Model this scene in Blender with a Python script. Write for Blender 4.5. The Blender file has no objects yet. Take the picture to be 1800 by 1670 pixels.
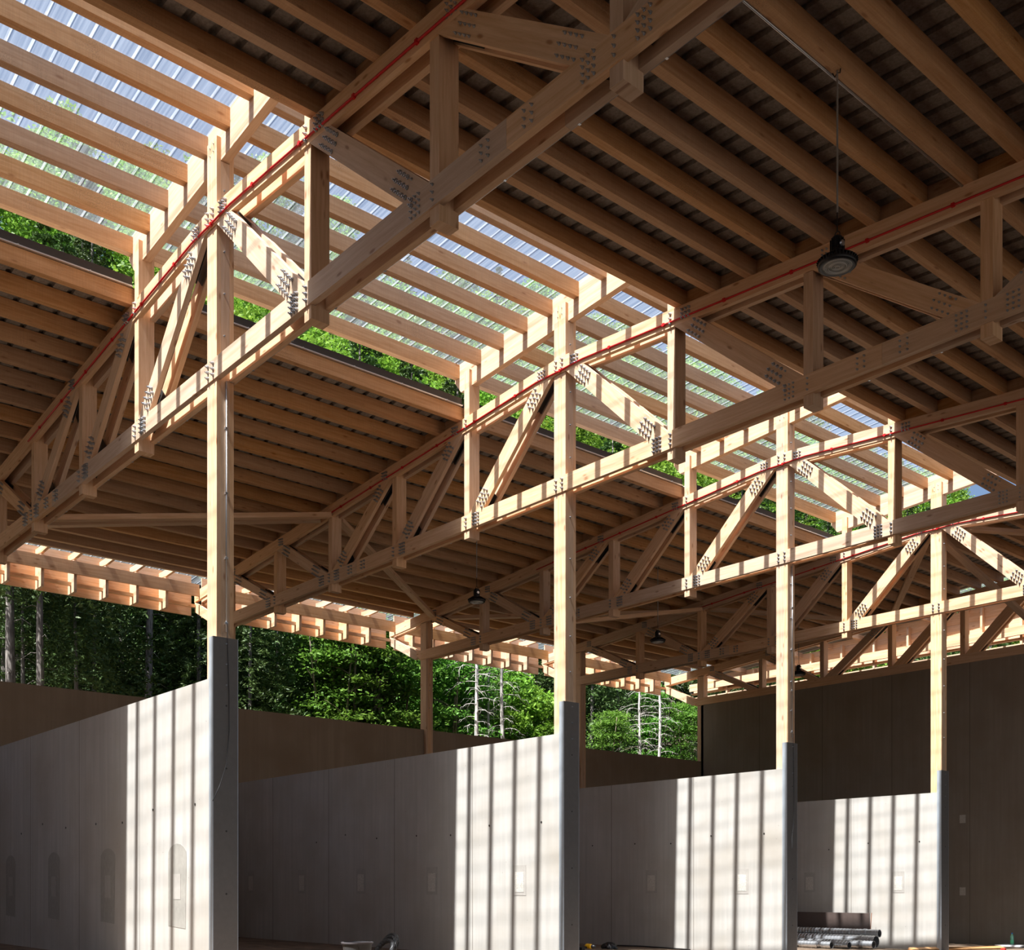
import bpy, math, random
from mathutils import Vector, Matrix
R = math.radians
rnd = random.Random(7)
scn = bpy.context.scene
col = scn.collection

# ------------------------------------------------------------------ camera
# z = 0 is the eye level; x grows towards the open side of the hall, y along the row of trusses
F = 1928.0; HZ = 1558.0
ANG = math.atan(1655 / F); SX, CZ = math.sin(ANG), math.cos(ANG)
S = 6.25
CX, CY = 13.3475, -6.3883
cam = bpy.data.cameras.new('camera'); co = bpy.data.objects.new('camera', cam); col.objects.link(co)
co.location = (CX, CY, 0); co.rotation_euler = (R(90), 0, math.atan2(CZ, SX))
cam.sensor_fit = 'HORIZONTAL'; cam.sensor_width = 36; cam.lens = F / 1800 * 36
cam.shift_y = (HZ - 835) / 1800; cam.clip_end = 1500; cam.clip_start = .05
scn.camera = co
scn.view_settings.view_transform = 'Standard'; scn.view_settings.look = 'None'
scn.view_settings.exposure = 0.0; scn.view_settings.gamma = 1; scn.view_settings.use_curve_mapping = False

# ------------------------------------------------------------------ light
w = bpy.data.worlds.new('sky'); scn.world = w; w.use_nodes = True
nt = w.node_tree; bg = nt.nodes['Background']
sky = nt.nodes.new('ShaderNodeTexSky'); sky.sky_type = 'NISHITA'; sky.sun_disc = False
sky.sun_elevation = R(60); sky.sun_rotation = R(180); sky.air_density = 1.0; sky.dust_density = 3.5; sky.ozone_density = 1.2; sky.altitude = 900
nt.links.new(sky.outputs[0], bg.inputs[0]); bg.inputs[1].default_value = 0.16
def sun(name, d, e, ang, c):
    l = bpy.data.lights.new(name, 'SUN'); l.energy = e; l.angle = R(ang); l.color = c
    o = bpy.data.objects.new(name, l); col.objects.link(o)
    o.rotation_euler = Vector(d).to_track_quat('-Z', 'Y').to_euler(); o.location = (0, -40, 60)
SUND = (-.018, .47, -.883)
sun('sun', SUND, 15.8, .6, (1, .985, .965))
sun('added_scatter_sun', SUND, 1.8, 16, (1, .97, .93))     # second broad sun, added for light scattered by the skylight sheets
scn.cycles.max_bounces = 10; scn.cycles.diffuse_bounces = 5; scn.cycles.transparent_max_bounces = 24
scn.cycles.transmission_bounces = 6; scn.cycles.sample_clamp_indirect = 6

# ------------------------------------------------------------------ mesh helpers
class MB:
    def __init__(s): s.v = []; s.f = []; s.uv = []; s.mi = []
    def face(s, pts, uvs, mi=0):
        n = len(s.v); s.v += [tuple(p) for p in pts]; s.f.append(tuple(range(n, n + len(pts)))); s.uv += [tuple(u) for u in uvs]; s.mi.append(mi)
    def board(s, p0, p1, side, a, b, mi=0):
        """straight board from p0 to p1, half width a along 'side', half depth b across"""
        p0 = Vector(p0); p1 = Vector(p1); d = (p1 - p0); L = d.length; d.normalize()
        sd = Vector(side); sd = (sd - d * sd.dot(d)).normalized(); up = d.cross(sd).normalized()
        o = rnd.uniform(0, 50); ov = rnd.uniform(0, 50)
        c = [sd * a + up * b, -sd * a + up * b, -sd * a - up * b, sd * a - up * b]
        per = [2 * a, 2 * b, 2 * a, 2 * b]; acc = 0
        for i in range(4):
            q0, q1 = c[i], c[(i + 1) % 4]
            s.face([p0 + q0, p0 + q1, p1 + q1, p1 + q0], [(o, ov + acc), (o, ov + acc + per[i]), (o + L, ov + acc + per[i]), (o + L, ov + acc)], mi)
            acc += per[i]
        for p, k in ((p0, 1), (p1, -1)):
            q = [p + x for x in (c if k < 0 else c[::-1])]
            s.face(q, [(o + .01 * (x - p).dot(sd), ov + (x - p).dot(up)) for x in q], mi)
        return s
    def box(s, x0, x1, y0, y1, z0, z1, ax='x', mi=0):
        cx, cy, cz = (x0 + x1) / 2, (y0 + y1) / 2, (z0 + z1) / 2
        if ax == 'x': return s.board((x0, cy, cz), (x1, cy, cz), (0, 1, 0), abs(y1 - y0) / 2, abs(z1 - z0) / 2, mi)
        if ax == 'y': return s.board((cx, y0, cz), (cx, y1, cz), (1, 0, 0), abs(x1 - x0) / 2, abs(z1 - z0) / 2, mi)
        return s.board((cx, cy, z0), (cx, cy, z1), (1, 0, 0), abs(x1 - x0) / 2, abs(y1 - y0) / 2, mi)
    def prism(s, poly, y0, y1, d, mi=0):
        """polygon in the xz plane extruded along y, grain along d"""
        d = Vector((d[0], 0, d[1])).normalized(); e = Vector((-d.z, 0, d.x)); o = rnd.uniform(0, 50); ov = rnd.uniform(0, 50)
        ar = sum(poly[i][0] * poly[(i + 1) % len(poly)][1] - poly[(i + 1) % len(poly)][0] * poly[i][1] for i in range(len(poly)))
        if ar < 0: poly = poly[::-1]
        A = [Vector((x, y0, z)) for x, z in poly]; B = [Vector((x, y1, z)) for x, z in poly]
        s.face(A, [(o + p.dot(d), ov + p.dot(e)) for p in A], mi)
        s.face(B[::-1], [(o + p.dot(d), ov + 1 + p.dot(e)) for p in B[::-1]], mi)
        n = len(poly)
        for i in range(n):
            j = (i + 1) % n; q = [A[i], B[i], B[j], A[j]]
            s.face(q, [(o + p.dot(d) + .0 * p.y, ov + 2 + i + p.y - y0) for p in q], mi)
        return s
    def tube(s, pts, r, n=8, cap=True, mi=0):
        pts = [Vector(p) for p in pts]; rings = []; rr = r if isinstance(r, (list, tuple)) else [r] * len(pts)
        for i, p in enumerate(pts):
            t = (pts[min(i + 1, len(pts) - 1)] - pts[max(i - 1, 0)]).normalized()
            a = t.cross(Vector((0, 0, 1))) if abs(t.z) < .95 else t.cross(Vector((0, 1, 0)))
            a.normalize(); b = t.cross(a)
            k = len(s.v); s.v += [tuple(p + (a * math.cos(x) + b * math.sin(x)) * rr[i]) for x in [2 * math.pi * j / n for j in range(n)]]; rings.append(k)
        for i in range(len(pts) - 1):
            for j in range(n):
                a, b = rings[i] + j, rings[i] + (j + 1) % n; c, d = rings[i + 1] + (j + 1) % n, rings[i + 1] + j
                s.f.append((a, b, c, d)); s.uv += [(i, j / n), (i, (j + 1) / n), (i + 1, (j + 1) / n), (i + 1, j / n)]; s.mi.append(mi)
        if cap:
            s.f.append(tuple(rings[0] + j for j in range(n))[::-1]); s.uv += [(0, 0)] * n; s.mi.append(mi)
            s.f.append(tuple(rings[-1] + j for j in range(n))); s.uv += [(0, 0)] * n; s.mi.append(mi)
        return s
    def lathe(s, prof, c=(0, 0, 0), n=32, axis='z', mi=0):
        rings = []
        for r, h in prof:
            k = len(s.v)
            for j in range(n):
                x = 2 * math.pi * j / n; ca, sa = math.cos(x) * r, math.sin(x) * r
                p = (ca, sa, h) if axis == 'z' else (h, ca, sa) if axis == 'x' else (ca, -h, sa) if axis == '-y' else (ca, h, sa)
                s.v.append((c[0] + p[0], c[1] + p[1], c[2] + p[2]))
            rings.append(k)
        for i in range(len(prof) - 1):
            for j in range(n):
                a, b = rings[i] + j, rings[i] + (j + 1) % n; cc, d = rings[i + 1] + (j + 1) % n, rings[i + 1] + j
                s.f.append((a, b, cc, d)); s.uv += [(0, 0)] * 4; s.mi.append(mi)
        return s
    def mesh(s, name, mats, smooth=False):
        m = bpy.data.meshes.new(name); m.from_pydata(s.v, [], s.f)
        u = m.uv_layers.new(name='UVMap'); u.data.foreach_set('uv', [c for q in s.uv for c in q])
        for x in (mats if isinstance(mats, (list, tuple)) else [mats]): m.materials.append(x)
        m.polygons.foreach_set('material_index', s.mi)
        if smooth: m.polygons.foreach_set('use_smooth', [True] * len(s.f))
        m.update(); return m
    def build(s, name, mats, parent=None, loc=None, smooth=False):
        """vertices are given in world space; the object's origin is put at its base"""
        m = s.mesh(name, mats, smooth)
        o = bpy.data.objects.new(name, m); col.objects.link(o)
        if loc is None:
            if parent is not None: loc = world_loc(parent)
            else:
                xs = [v[0] for v in s.v]; ys = [v[1] for v in s.v]; zs = [v[2] for v in s.v]
                loc = ((min(xs) + max(xs)) / 2, (min(ys) + max(ys)) / 2, min(zs))
        m.transform(Matrix.Translation(-Vector(loc)))
        if parent is not None: o.parent = parent; o.location = Vector(loc) - world_loc(parent)
        else: o.location = loc
        return o
def world_loc(o):
    l = Vector(o.location)
    while o.parent: o = o.parent; l += Vector(o.location)
    return l
def tag(o, label=None, cat=None, group=None, kind=None):
    if label: o['label'] = label
    if cat: o['category'] = cat
    if group: o['group'] = group
    if kind: o['kind'] = kind
    return o
def empty(name, loc, label=None, cat=None, group=None, kind=None):
    o = bpy.data.objects.new(name, None); col.objects.link(o); o.location = loc; o.empty_display_size = .3
    return tag(o, label, cat, group, kind)
def dup(o, parent):
    c = o.copy(); col.objects.link(c); c.parent = parent; return c
def copy_tree(o, parent=None):
    c = o.copy(); col.objects.link(c); c.parent = parent
    for ch in list(o.children): copy_tree(ch, c)
    return c

# ------------------------------------------------------------------ materials
class NT:
    def __init__(s, name):
        s.m = bpy.data.materials.new(name); s.m.use_nodes = True; s.t = s.m.node_tree; s.n = s.t.nodes; s.n.clear()
        s.out = s.n.new('ShaderNodeOutputMaterial')
    def add(s, typ, ins=None, **kw):
        x = s.n.new('ShaderNode' + typ)
        for k, v in kw.items(): setattr(x, k, v)
        for k, v in (ins or {}).items():
            if isinstance(v, bpy.types.NodeSocket): s.t.links.new(v, x.inputs[k])
            else: x.inputs[k].default_value = v
        return x
    def link(s, a, b): s.t.links.new(a, b)
    def math(s, op, a, b=0.0, c=None):
        i = {0: a, 1: b}
        if c is not None: i[2] = c
        return s.add('Math', i, operation=op).outputs[0]
    def ramp(s, fac, stops):
        r = s.add('ValToRGB', {0: fac}); e = r.color_ramp.elements
        while len(e) < len(stops): e.new(.5)
        for k, (p, c) in enumerate(stops): e[k].position = p; e[k].color = (*c, 1) if len(c) == 3 else c
        return r.outputs[0]
    def mix(s, f, a, b, mode='MIX'):
        x = s.add('Mix', data_type='RGBA', blend_type=mode)
        for i, v in ((0, f), (6, a), (7, b)):
            if isinstance(v, bpy.types.NodeSocket): s.link(v, x.inputs[i])
            else: x.inputs[i].default_value = v if i == 0 else (*v, 1)
        return x.outputs[2]
def bsdf(t, color, rough=.6, metal=0., bump=None, bstr=.3, bdist=.01, spec=.5, **kw):
    p = t.add('BsdfPrincipled', {'Roughness': rough, 'Metallic': metal, 'Specular IOR Level': spec})
    if isinstance(color, bpy.types.NodeSocket): t.link(color, p.inputs['Base Color'])
    else: p.inputs['Base Color'].default_value = (*color, 1)
    for k, v in kw.items(): p.inputs[k.replace('_', ' ')].default_value = v
    if bump is not None:
        b = t.add('Bump', {'Height': bump, 'Strength': bstr, 'Distance': bdist}); t.link(b.outputs[0], p.inputs['Normal'])
    t.link(p.outputs[0], t.out.inputs[0]); return t.m
def simple(name, color, rough=.5, metal=0., noise=.0, **kw):
    t = NT(name)
    tc = t.add('TexCoord'); n = t.add('TexNoise', {'Vector': tc.outputs['Object'], 'Scale': 14., 'Detail': 4.})
    c = t.mix(n.outputs[0], tuple(x * (1 - noise) for x in color), tuple(min(1, x * (1 + noise)) for x in color))
    return bsdf(t, c, rough, metal, **kw)
def wood(name, base, dark, saw=0.):
    t = NT(name); uv = t.add('TexCoord').outputs['UV']; oi = t.add('ObjectInfo')
    g = t.add('Mapping', {0: uv, 3: (1.3, 22., 1.)}); n1 = t.add('TexNoise', {'Vector': g.outputs[0], 'Scale': 1., 'Detail': 5., 'Roughness': .6, 'Distortion': .4})
    g2 = t.add('Mapping', {0: uv, 3: (9., 210., 1.)}); n2 = t.add('TexNoise', {'Vector': g2.outputs[0], 'Scale': 1., 'Detail': 2.})
    # knots
    g3 = t.add('Mapping', {0: uv, 3: (2.3, 7., 1.)}); vo = t.add('TexVoronoi', {'Vector': g3.outputs[0], 'Scale': 1., 'Randomness': 1.}, feature='F1')
    kn = t.ramp(vo.outputs['Distance'], [(0., (1, 1, 1)), (.09, (.8, .8, .8)), (.15, (.15, .15, .15)), (.22, (0, 0, 0))])
    sep = t.add('SeparateColor', {0: vo.outputs['Color']}); on = t.math('GREATER_THAN', sep.outputs[0], .30)
    knf = t.math('MULTIPLY', kn, on)
    c = t.mix(t.ramp(n1.outputs[0], [(.32, (0, 0, 0)), (.68, (1, 1, 1))]), base, dark)
    c = t.mix(t.math('MULTIPLY', n2.outputs[0], .30), c, tuple(x * .6 for x in dark))
    c = t.mix(t.math('MULTIPLY', knf, .75), c, (.27, .10, .035))
    if saw:
        g4 = t.add('Mapping', {0: uv, 3: (60., 3., 1.), 2: (0, 0, .35)}); n4 = t.add('TexNoise', {'Vector': g4.outputs[0], 'Scale': 1., 'Detail': 2.})
        c = t.mix(t.math('MULTIPLY', n4.outputs[0], saw), c, tuple(x * .62 for x in dark))
        g5 = t.add('TexNoise', {'Vector': uv, 'Scale': 1.1, 'Detail': 3.}); sp = t.add('TexNoise', {'Vector': uv, 'Scale': 70., 'Detail': 2.})
        st = t.math('MULTIPLY', t.ramp(g5.outputs[0], [(.58, (0, 0, 0)), (.66, (1, 1, 1))]), t.ramp(sp.outputs[0], [(.5, (0, 0, 0)), (.62, (1, 1, 1))]))
        c = t.mix(t.math('MULTIPLY', st, .35), c, (.13, .09, .06))
    hs = t.add('HueSaturation', {'Saturation': t.math('MULTIPLY_ADD', oi.outputs['Random'], .3, .88), 'Value': t.math('MULTIPLY_ADD', oi.outputs['Random'], .26, .90), 'Color': c})
    return bsdf(t, hs.outputs[0], .62, bump=n2.outputs[0], bstr=.25, bdist=.003, spec=.3)
WOOD = wood('spruce_planed', (.80, .57, .395), (.64, .405, .245))
ROUGH = wood('spruce_sawn', (.75, .475, .28), (.56, .31, .15), saw=.45)
def concrete(name, base, seams=True):
    t = NT(name); ob = t.add('NewGeometry').outputs['Position']; xyz = t.add('SeparateXYZ', {0: ob})
    a = t.add('Mapping', {0: ob, 3: (9., 9., .35)}); n1 = t.add('TexNoise', {'Vector': a.outputs[0], 'Scale': 1., 'Detail': 5., 'Roughness': .6})
    n2 = t.add('TexNoise', {'Vector': ob, 'Scale': .8, 'Detail': 4., 'Roughness': .55}); n3 = t.add('TexNoise', {'Vector': ob, 'Scale': 60., 'Detail': 3.})
    b = t.add('Mapping', {0: ob, 3: (1.2, 1.2, 30.)}); n4 = t.add('TexNoise', {'Vector': b.outputs[0], 'Scale': 1., 'Detail': 3.})
    c = t.mix(t.ramp(n1.outputs[0], [(.35, (0, 0, 0)), (.7, (1, 1, 1))]), tuple(x * .90 for x in base), tuple(x * 1.08 for x in base))
    c = t.mix(t.ramp(n2.outputs[0], [(.42, (0, 0, 0)), (.72, (1, 1, 1))]), c, tuple(x * f for x, f in zip(base, (.84, .80, .75))))
    c = t.mix(t.math('MULTIPLY', n4.outputs[0], .18), c, tuple(x * .7 for x in base))
    pit = t.add('TexVoronoi', {'Vector': ob, 'Scale': 5.}, feature='F1'); pf = t.math('LESS_THAN', pit.outputs['Distance'], .035)
    c = t.mix(t.math('MULTIPLY', pf, .55), c, (.08, .07, .06))
    if seams:
        s = t.math('ABSOLUTE', t.math('SUBTRACT', t.math('PINGPONG', t.math('ADD', xyz.outputs[0], 2.44 + 1.26 + 25.2 * 2), 1.26), 1.26))
        sf = t.math('LESS_THAN', s, .011)
        c = t.mix(t.math('MULTIPLY', sf, .6), c, (.12, .095, .075))
    return bsdf(t, c, .85, bump=n3.outputs[0], bstr=.15, bdist=.004, spec=.25)
CONC = concrete('panel_concrete', (.49, .465, .43))
CONC2 = concrete('bounce_tinted_concrete', (.35, .275, .20), False)  # brown of light bounced off the timber is put into this colour
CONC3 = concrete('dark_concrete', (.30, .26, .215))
def patchm():
    t = NT('rough_mortar'); ob = t.add('TexCoord').outputs['Object']; n = t.add('TexNoise', {'Vector': ob, 'Scale': 90., 'Detail': 3.})
    c = t.ramp(n.outputs[0], [(.35, (.42, .39, .34)), (.65, (.66, .62, .56))]); return bsdf(t, c, .9, bump=n.outputs[0], bstr=.6, bdist=.01)
MORTAR = patchm()
DAMP = simple('damp_render', (.40, .37, .335), .8, noise=.12)
DAMP2 = simple('damp_concrete', (.33, .31, .275), .75, noise=.15)
DECK = None
def deckm():
    t = NT('fleece_backed_sheet'); ob = t.add('NewGeometry').outputs['Position']
    n = t.add('TexNoise', {'Vector': ob, 'Scale': 25., 'Detail': 5., 'Roughness': .7}); c = t.ramp(n.outputs[0], [(.3, (.19, .165, .145)), (.7, (.33, .30, .27))])
    return bsdf(t, c, .9, spec=.2)
DECK = deckm()
FLASH = simple('brown_flashing', (.035, .028, .024), .45, .3, .1)
GALV = simple('galvanised_steel', (.62, .64, .67), .33, .9, .12)
BOLTM = simple('bolt_steel', (.42, .44, .47), .35, .85, .1)
KNIFE = simple('dark_steel', (.07, .065, .06), .5, .6, .1)
CHANM = simple('grey_channel', (.20, .19, .18), .6, .15, .12)
CHANL = simple('pale_flange', (.50, .55, .60), .45, .45, .08)
RED = simple('red_conduit', (.62, .008, .012), .38, 0, .05)
BLACK = simple('black_housing', (.014, .014, .016), .4, .2, .2)
RUBBER = simple('black_rubber', (.018, .018, .02), .55, 0, .2)
def sheetm(name, milk, tint, gl):
    t = NT(name); ob = t.add('NewGeometry').outputs['Position']
    a = t.add('Mapping', {0: ob, 3: (.5, 26., 1.)}); n = t.add('TexNoise', {'Vector': a.outputs[0], 'Scale': 1., 'Detail': 4.})
    tr = t.add('BsdfTransparent', {0: (*tint, 1)}); tl = t.add('BsdfTranslucent', {0: (.86, .92, .98, 1)}); gs = t.add('BsdfGlossy', {0: (1, 1, 1, 1), 1: .18})
    f = t.math('MULTIPLY_ADD', t.ramp(n.outputs[0], [(.35, (0, 0, 0)), (.75, (1, 1, 1))]), milk * .9, milk * .6)
    m1 = t.add('MixShader', {0: f}); t.link(tr.outputs[0], m1.inputs[1]); t.link(tl.outputs[0], m1.inputs[2])
    m2 = t.add('MixShader', {0: gl}); t.link(m1.outputs[0], m2.inputs[1]); t.link(gs.outputs[0], m2.inputs[2])
    t.link(m2.outputs[0], t.out.inputs[0]); return t.m
CLEAR = sheetm('clear_polycarbonate', .07, (.90, .925, .94), .03)
MILKY = sheetm('clear_polycarbonate_rib', .17, (.72, .75, .77), .06)
def leafm(name, c1, c2, tl=.35):
    t = NT(name); g = t.add('NewGeometry'); oi = t.add('ObjectInfo')
    c = t.mix(g.outputs['Random Per Island'], c1, c2)
    hs = t.add('HueSaturation', {'Hue': t.math('MULTIPLY_ADD', oi.outputs['Random'], .035, .483), 'Value': t.math('MULTIPLY_ADD', oi.outputs['Random'], .55, .72), 'Color': c})
    p = t.add('BsdfPrincipled', {'Base Color': hs.outputs[0], 'Roughness': .55, 'Specular IOR Level': .25}); q = t.add('BsdfTranslucent', {0: hs.outputs[0]})
    m = t.add('MixShader', {0: tl}); t.link(p.outputs[0], m.inputs[1]); t.link(q.outputs[0], m.inputs[2]); t.link(m.outputs[0], t.out.inputs[0]); return t.m
LEAF = leafm('beech_leaves', (.09, .19, .02), (.21, .34, .04))
MAPLE = leafm('maple_leaves', (.065, .16, .018), (.15, .29, .04), .4)
NEEDLE = leafm('spruce_needles', (.035, .075, .02), (.085, .14, .035), .15)
def barkm(name, a, b):
    t = NT(name); ob = t.add('TexCoord').outputs['Object']; m = t.add('Mapping', {0: ob, 3: (14., 14., 3.)}); n = t.add('TexNoise', {'Vector': m.outputs[0], 'Scale': 1., 'Detail': 5.})
    return bsdf(t, t.ramp(n.outputs[0], [(.35, a), (.65, b)]), .9, bump=n.outputs[0], bstr=.6, bdist=.03)
BARK = barkm('spruce_bark', (.10, .085, .075), (.26, .235, .21)); PALE = barkm('dead_bark', (.33, .30, .27), (.66, .62, .57)); BROWNB = barkm('branch_bark', (.12, .09, .06), (.24, .19, .14))
def groundm():
    t = NT('forest_floor'); ob = t.add('NewGeometry').outputs['Position']; n = t.add('TexNoise', {'Vector': ob, 'Scale': .7, 'Detail': 8., 'Roughness': .7})
    return bsdf(t, t.ramp(n.outputs[0], [(.35, (.035, .05, .015)), (.5, (.10, .075, .05)), (.65, (.22, .16, .12))]), .95, bump=n.outputs[0], bstr=.6, bdist=.2)
GROUND = groundm()
def floorm(nm='screed_floor', cs=((.08, .053, .033), (.17, .115, .075), (.28, .20, .14))):
    t = NT(nm); ob = t.add('NewGeometry').outputs['Position']; n = t.add('TexNoise', {'Vector': ob, 'Scale': 3., 'Detail': 8., 'Roughness': .7})
    return bsdf(t, t.ramp(n.outputs[0], [(.35, cs[0]), (.5, cs[1]), (.7, cs[2])]), .9, bump=n.outputs[0], bstr=.5, bdist=.03)
FLOOR = floorm()

# ------------------------------------------------------------------ levels
SL = .075
RT = lambda x: 8.90 - SL * abs(x + .14)          # upper edge of the top chords
RB = lambda x: 8.63 - SL * abs(x + .14)          # lower edge of the top chords
BB, BT = 6.62, 6.89                              # bottom chord
FL = lambda y: -1.26 - .0237 * (y - 6.25)        # falling floor
FT = [2.72, 2.565, 2.41, 2.27]                   # tops of the dividing walls
ORD = ['nearest', 'second', 'third', 'fourth', 'fifth']
NUM = ['first', 'second', 'third', 'fourth', 'fifth', 'sixth', 'seventh', 'eighth', 'ninth', 'tenth', 'eleventh', 'twelfth', 'thirteenth', 'fourteenth', 'fifteenth', 'sixteenth', 'seventeenth', 'eighteenth', 'nineteenth']
BAY = ['in front of the nearest truss', 'between nearest and second trusses', 'between second and third trusses', 'between third and fourth trusses', 'between fourth truss and end wall']

# ------------------------------------------------------------------ the setting
m = MB()
ny = 60
for i in range(ny):
    y0 = -30 + i * 1.4; y1 = y0 + 1.4
    m.face([(-12.6, y0, FL(y0)), (21.3, y0, FL(y0)), (21.3, y1, FL(y1)), (-12.6, y1, FL(y1))], [(0, 0)] * 4)
tag(m.build('floor', FLOOR), 'dusty falling concrete floor of the hall', 'floor', kind='structure')

BOUNCE_GROUND = floorm('bounce_ground', ((.05, .042, .035), (.085, .072, .06), (.14, .12, .10)))  # unseen ground, added to throw sunlight back into the hall
m = MB(); m.face([(21.3, -60, -1.9), (90, -60, -2.2), (90, 80, -2.6), (21.3, 80, -2.2)], [(0, 0)] * 4)
tag(m.build('ground', BOUNCE_GROUND), 'unseen ground added beyond the hall to bounce sunlight inside', 'ground', kind='structure')
def wallbox(x0, x1, y0, y1, zt, name, mat, label, cat='wall'):
    m = MB(); zb = min(FL(y0), FL(y1)) - .02
    m.box(x0, x1, y0, y1, zb, zt, 'x')
    return tag(m.build(name, mat), label, cat, kind='structure')
fins = []
for k in range(4):
    Y = k * S
    o = wallbox(-12.58, 0.0, Y - .045, Y + .265, FT[k], 'wall_partition', CONC, 'grey concrete dividing wall under the %s timber truss, striped by sunlight' % ORD[k])
    fins.append(o)
    for j, x in enumerate((-1.12, -3.69, -6.2, -8.65, -11.1)):
        if k == 0 and x < -9: continue
        z = .10 - (.08 if k == 0 else 0); p = MB()
        if k == 0:
            ww, hh = .30, .52; P = [(x - ww, z - hh * 1.1), (x + ww * .9, z - hh * 1.15)] + [(x + ww * math.cos(a) * (1 + .05 * math.sin(3 * a)), z + hh * .75 + ww * .6 * math.sin(a)) for a in [i * math.pi / 8 for i in range(9)]]
            p.prism(P, Y - .049, Y - .044, (0, 1)); q = p.build('damp_stain', DAMP2, o)
        else: p.box(x - .17, x + .17, Y - .049, Y - .044, z - .26, z + .27, 'x'); q = p.build('damp_surround', DAMP, o)
        p = MB(); p.box(x - .115, x + .115, Y - .052, Y - .048, z - .20, z + .15, 'x'); p.build('mortar_patch', MORTAR if k else DAMP, q)
    for x in (-.55, -1.95, -3.1, -4.2, -5.6, -6.8, -8.0):          # formwork tie holes
        p = MB(); p.lathe([(.0, -.051), (.018, -.051), (.018, -.04)], (x, Y, 1.0 + .1 * math.sin(x * 9)), 10, 'y'); p.build('tie_hole', KNIFE, o)
bw = wallbox(-12.9, -12.6, -14, 25.3, 4.57, 'wall_back', CONC2, 'low concrete back wall, brown timber bounce painted in, below the open strip of forest')
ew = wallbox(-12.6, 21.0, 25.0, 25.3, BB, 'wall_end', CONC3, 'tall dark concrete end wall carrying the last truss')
for z in (2.0, -.15):
    p = MB(); p.box(-2.75, -2.57, 24.992, 25.0, z - .12, z + .12); p.build('mortar_patch', MORTAR, ew)

# roof skins -------------------------------------------------------------
def profile(y0, y1, per, pan, ramp, top, h):
    pts = []; y = y0
    while y < y1 - 1e-4:
        for dy, z, mi in ((0, 0, 0), (pan, 0, 1), (pan + ramp, h, 1), (pan + ramp + top, h, 1)):
            if y + dy < y1: pts.append((y + dy, z, mi))
        y += per
    pts.append((y1, 0, 0)); return pts
def roof(name, mats, x0, x1, y0, y1, zf, per, pan, ramp, top, h, xs=None, milky=True):
    m = MB(); pr = profile(y0, y1, per, pan, ramp, top, h); xs = xs or [x0, x1]
    for (ya, za, mi), (yb, zb, _) in zip(pr[:-1], pr[1:]):
        for xa, xb in zip(xs[:-1], xs[1:]):
            m.face([(xa, ya, zf(xa) + za), (xa, yb, zf(xa) + zb), (xb, yb, zf(xb) + zb), (xb, ya, zf(xb) + za)], [(xa, ya), (xa, yb), (xb, yb), (xb, ya)], mi if milky else 0)
    return m.build(name, mats)
ZD = lambda x: RT(x) + .252
tag(wallbox(-12.6, 21.0, -14.3, -14.0, 8.2, 'wall_light_blocker', CONC, 'unseen concrete wall added behind the photographer to darken the hall'), None)  # unseen wall, added to keep sky light out of the hall
for x0, x1, y0, y1, lab, xs in ((-13.25, -2.80, -14, 18.95, 'ribbed grey metal roof over the back slope, left of the skylight', None),
                            (2.40, 21.2, -14, 18.95, 'ribbed grey metal roof over the front slope, right of the skylight', None),
                            (-13.25, 21.2, 18.95, 25.45, 'ribbed grey metal roof over the last bay before the end wall', [-13.25, -.14, 21.2]),
                            (-13.25, 21.2, 26.38, 27.5, 'narrow metal roof strip over the gable cladding beyond the end wall', [-13.25, -.14, 21.2])):
    tag(roof('ceiling', DECK, x0, x1, y0, y1, ZD, .29, .20, .012, .066, .05, xs, False), lab, 'roof', kind='structure')
ZK = lambda x: 10.025 + .07 * x
for b in range(-1, 4):
    y0 = b * S + (.12 if b >= 0 else -2); y1 = (b + 1) * S + .12
    if b == -1: y0 = -12.4; y1 = .12; b = -1
    if b >= 0:
        y0 = b * S + .12; y1 = y0 + S
        lab = 'clear corrugated skylight sheeting ' + BAY[b + 1] if b + 1 < 5 else ''
    else: lab = 'clear corrugated skylight sheeting ' + BAY[0]
    if b == 3: continue
    tag(roof('skylight_sheet', [CLEAR, MILKY], -3.12, 2.42, y0, y1, lambda x: ZK(x) + .004, .255, .205, .008, .034, .018), lab, 'skylight', 'skylight sheeting')
tag(roof('skylight_sheet', [CLEAR, MILKY], -15.1, -13.0, -14, 27.6, lambda x: RT(x) + .50, .255, .205, .008, .034, .018), 'clear corrugated sheeting over the back eaves', 'skylight')
tag(roof('skylight_sheet', [CLEAR, MILKY], -13.0, 21.2, 25.40, 26.42, lambda x: RT(x) + .32, .255, .205, .008, .034, .018, [-13.0, -.14, 21.2]), 'clear corrugated sheeting over the gable overhang beyond the end wall', 'skylight')
# ridge flashing at the upper edge of the left roof
for b in range(4):
    y0 = -14 if b == 0 else (b - 1) * S + .26; y1 = b * S - .02; z = RT(-2.8) + .25
    m = MB(); m.box(-2.80, -2.785, y0, y1, z + .02, z + .15, 'y'); fo = m.build('roof_flashing', FLASH)
    tag(fo, 'dark brown metal roof edge flashing, ' + BAY[b], 'flashing', 'roof edge flashing')
    m = MB(); m.box(-2.80, -2.76, y0, y1, z - .004, z + .016, 'y'); de_ = m.build('drip_edge', GALV, fo); de_['label'] = 'bright metal drip edge'
    for j in range(6):
        yy = max(y0, (b - 1) * S) + .6 + j; m = MB(); m.lathe([(.013, 0), (.013, .012), (0, .012)], (-2.76, yy, z + .006), 8, 'x'); m.build('screw', GALV, de_)

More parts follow.
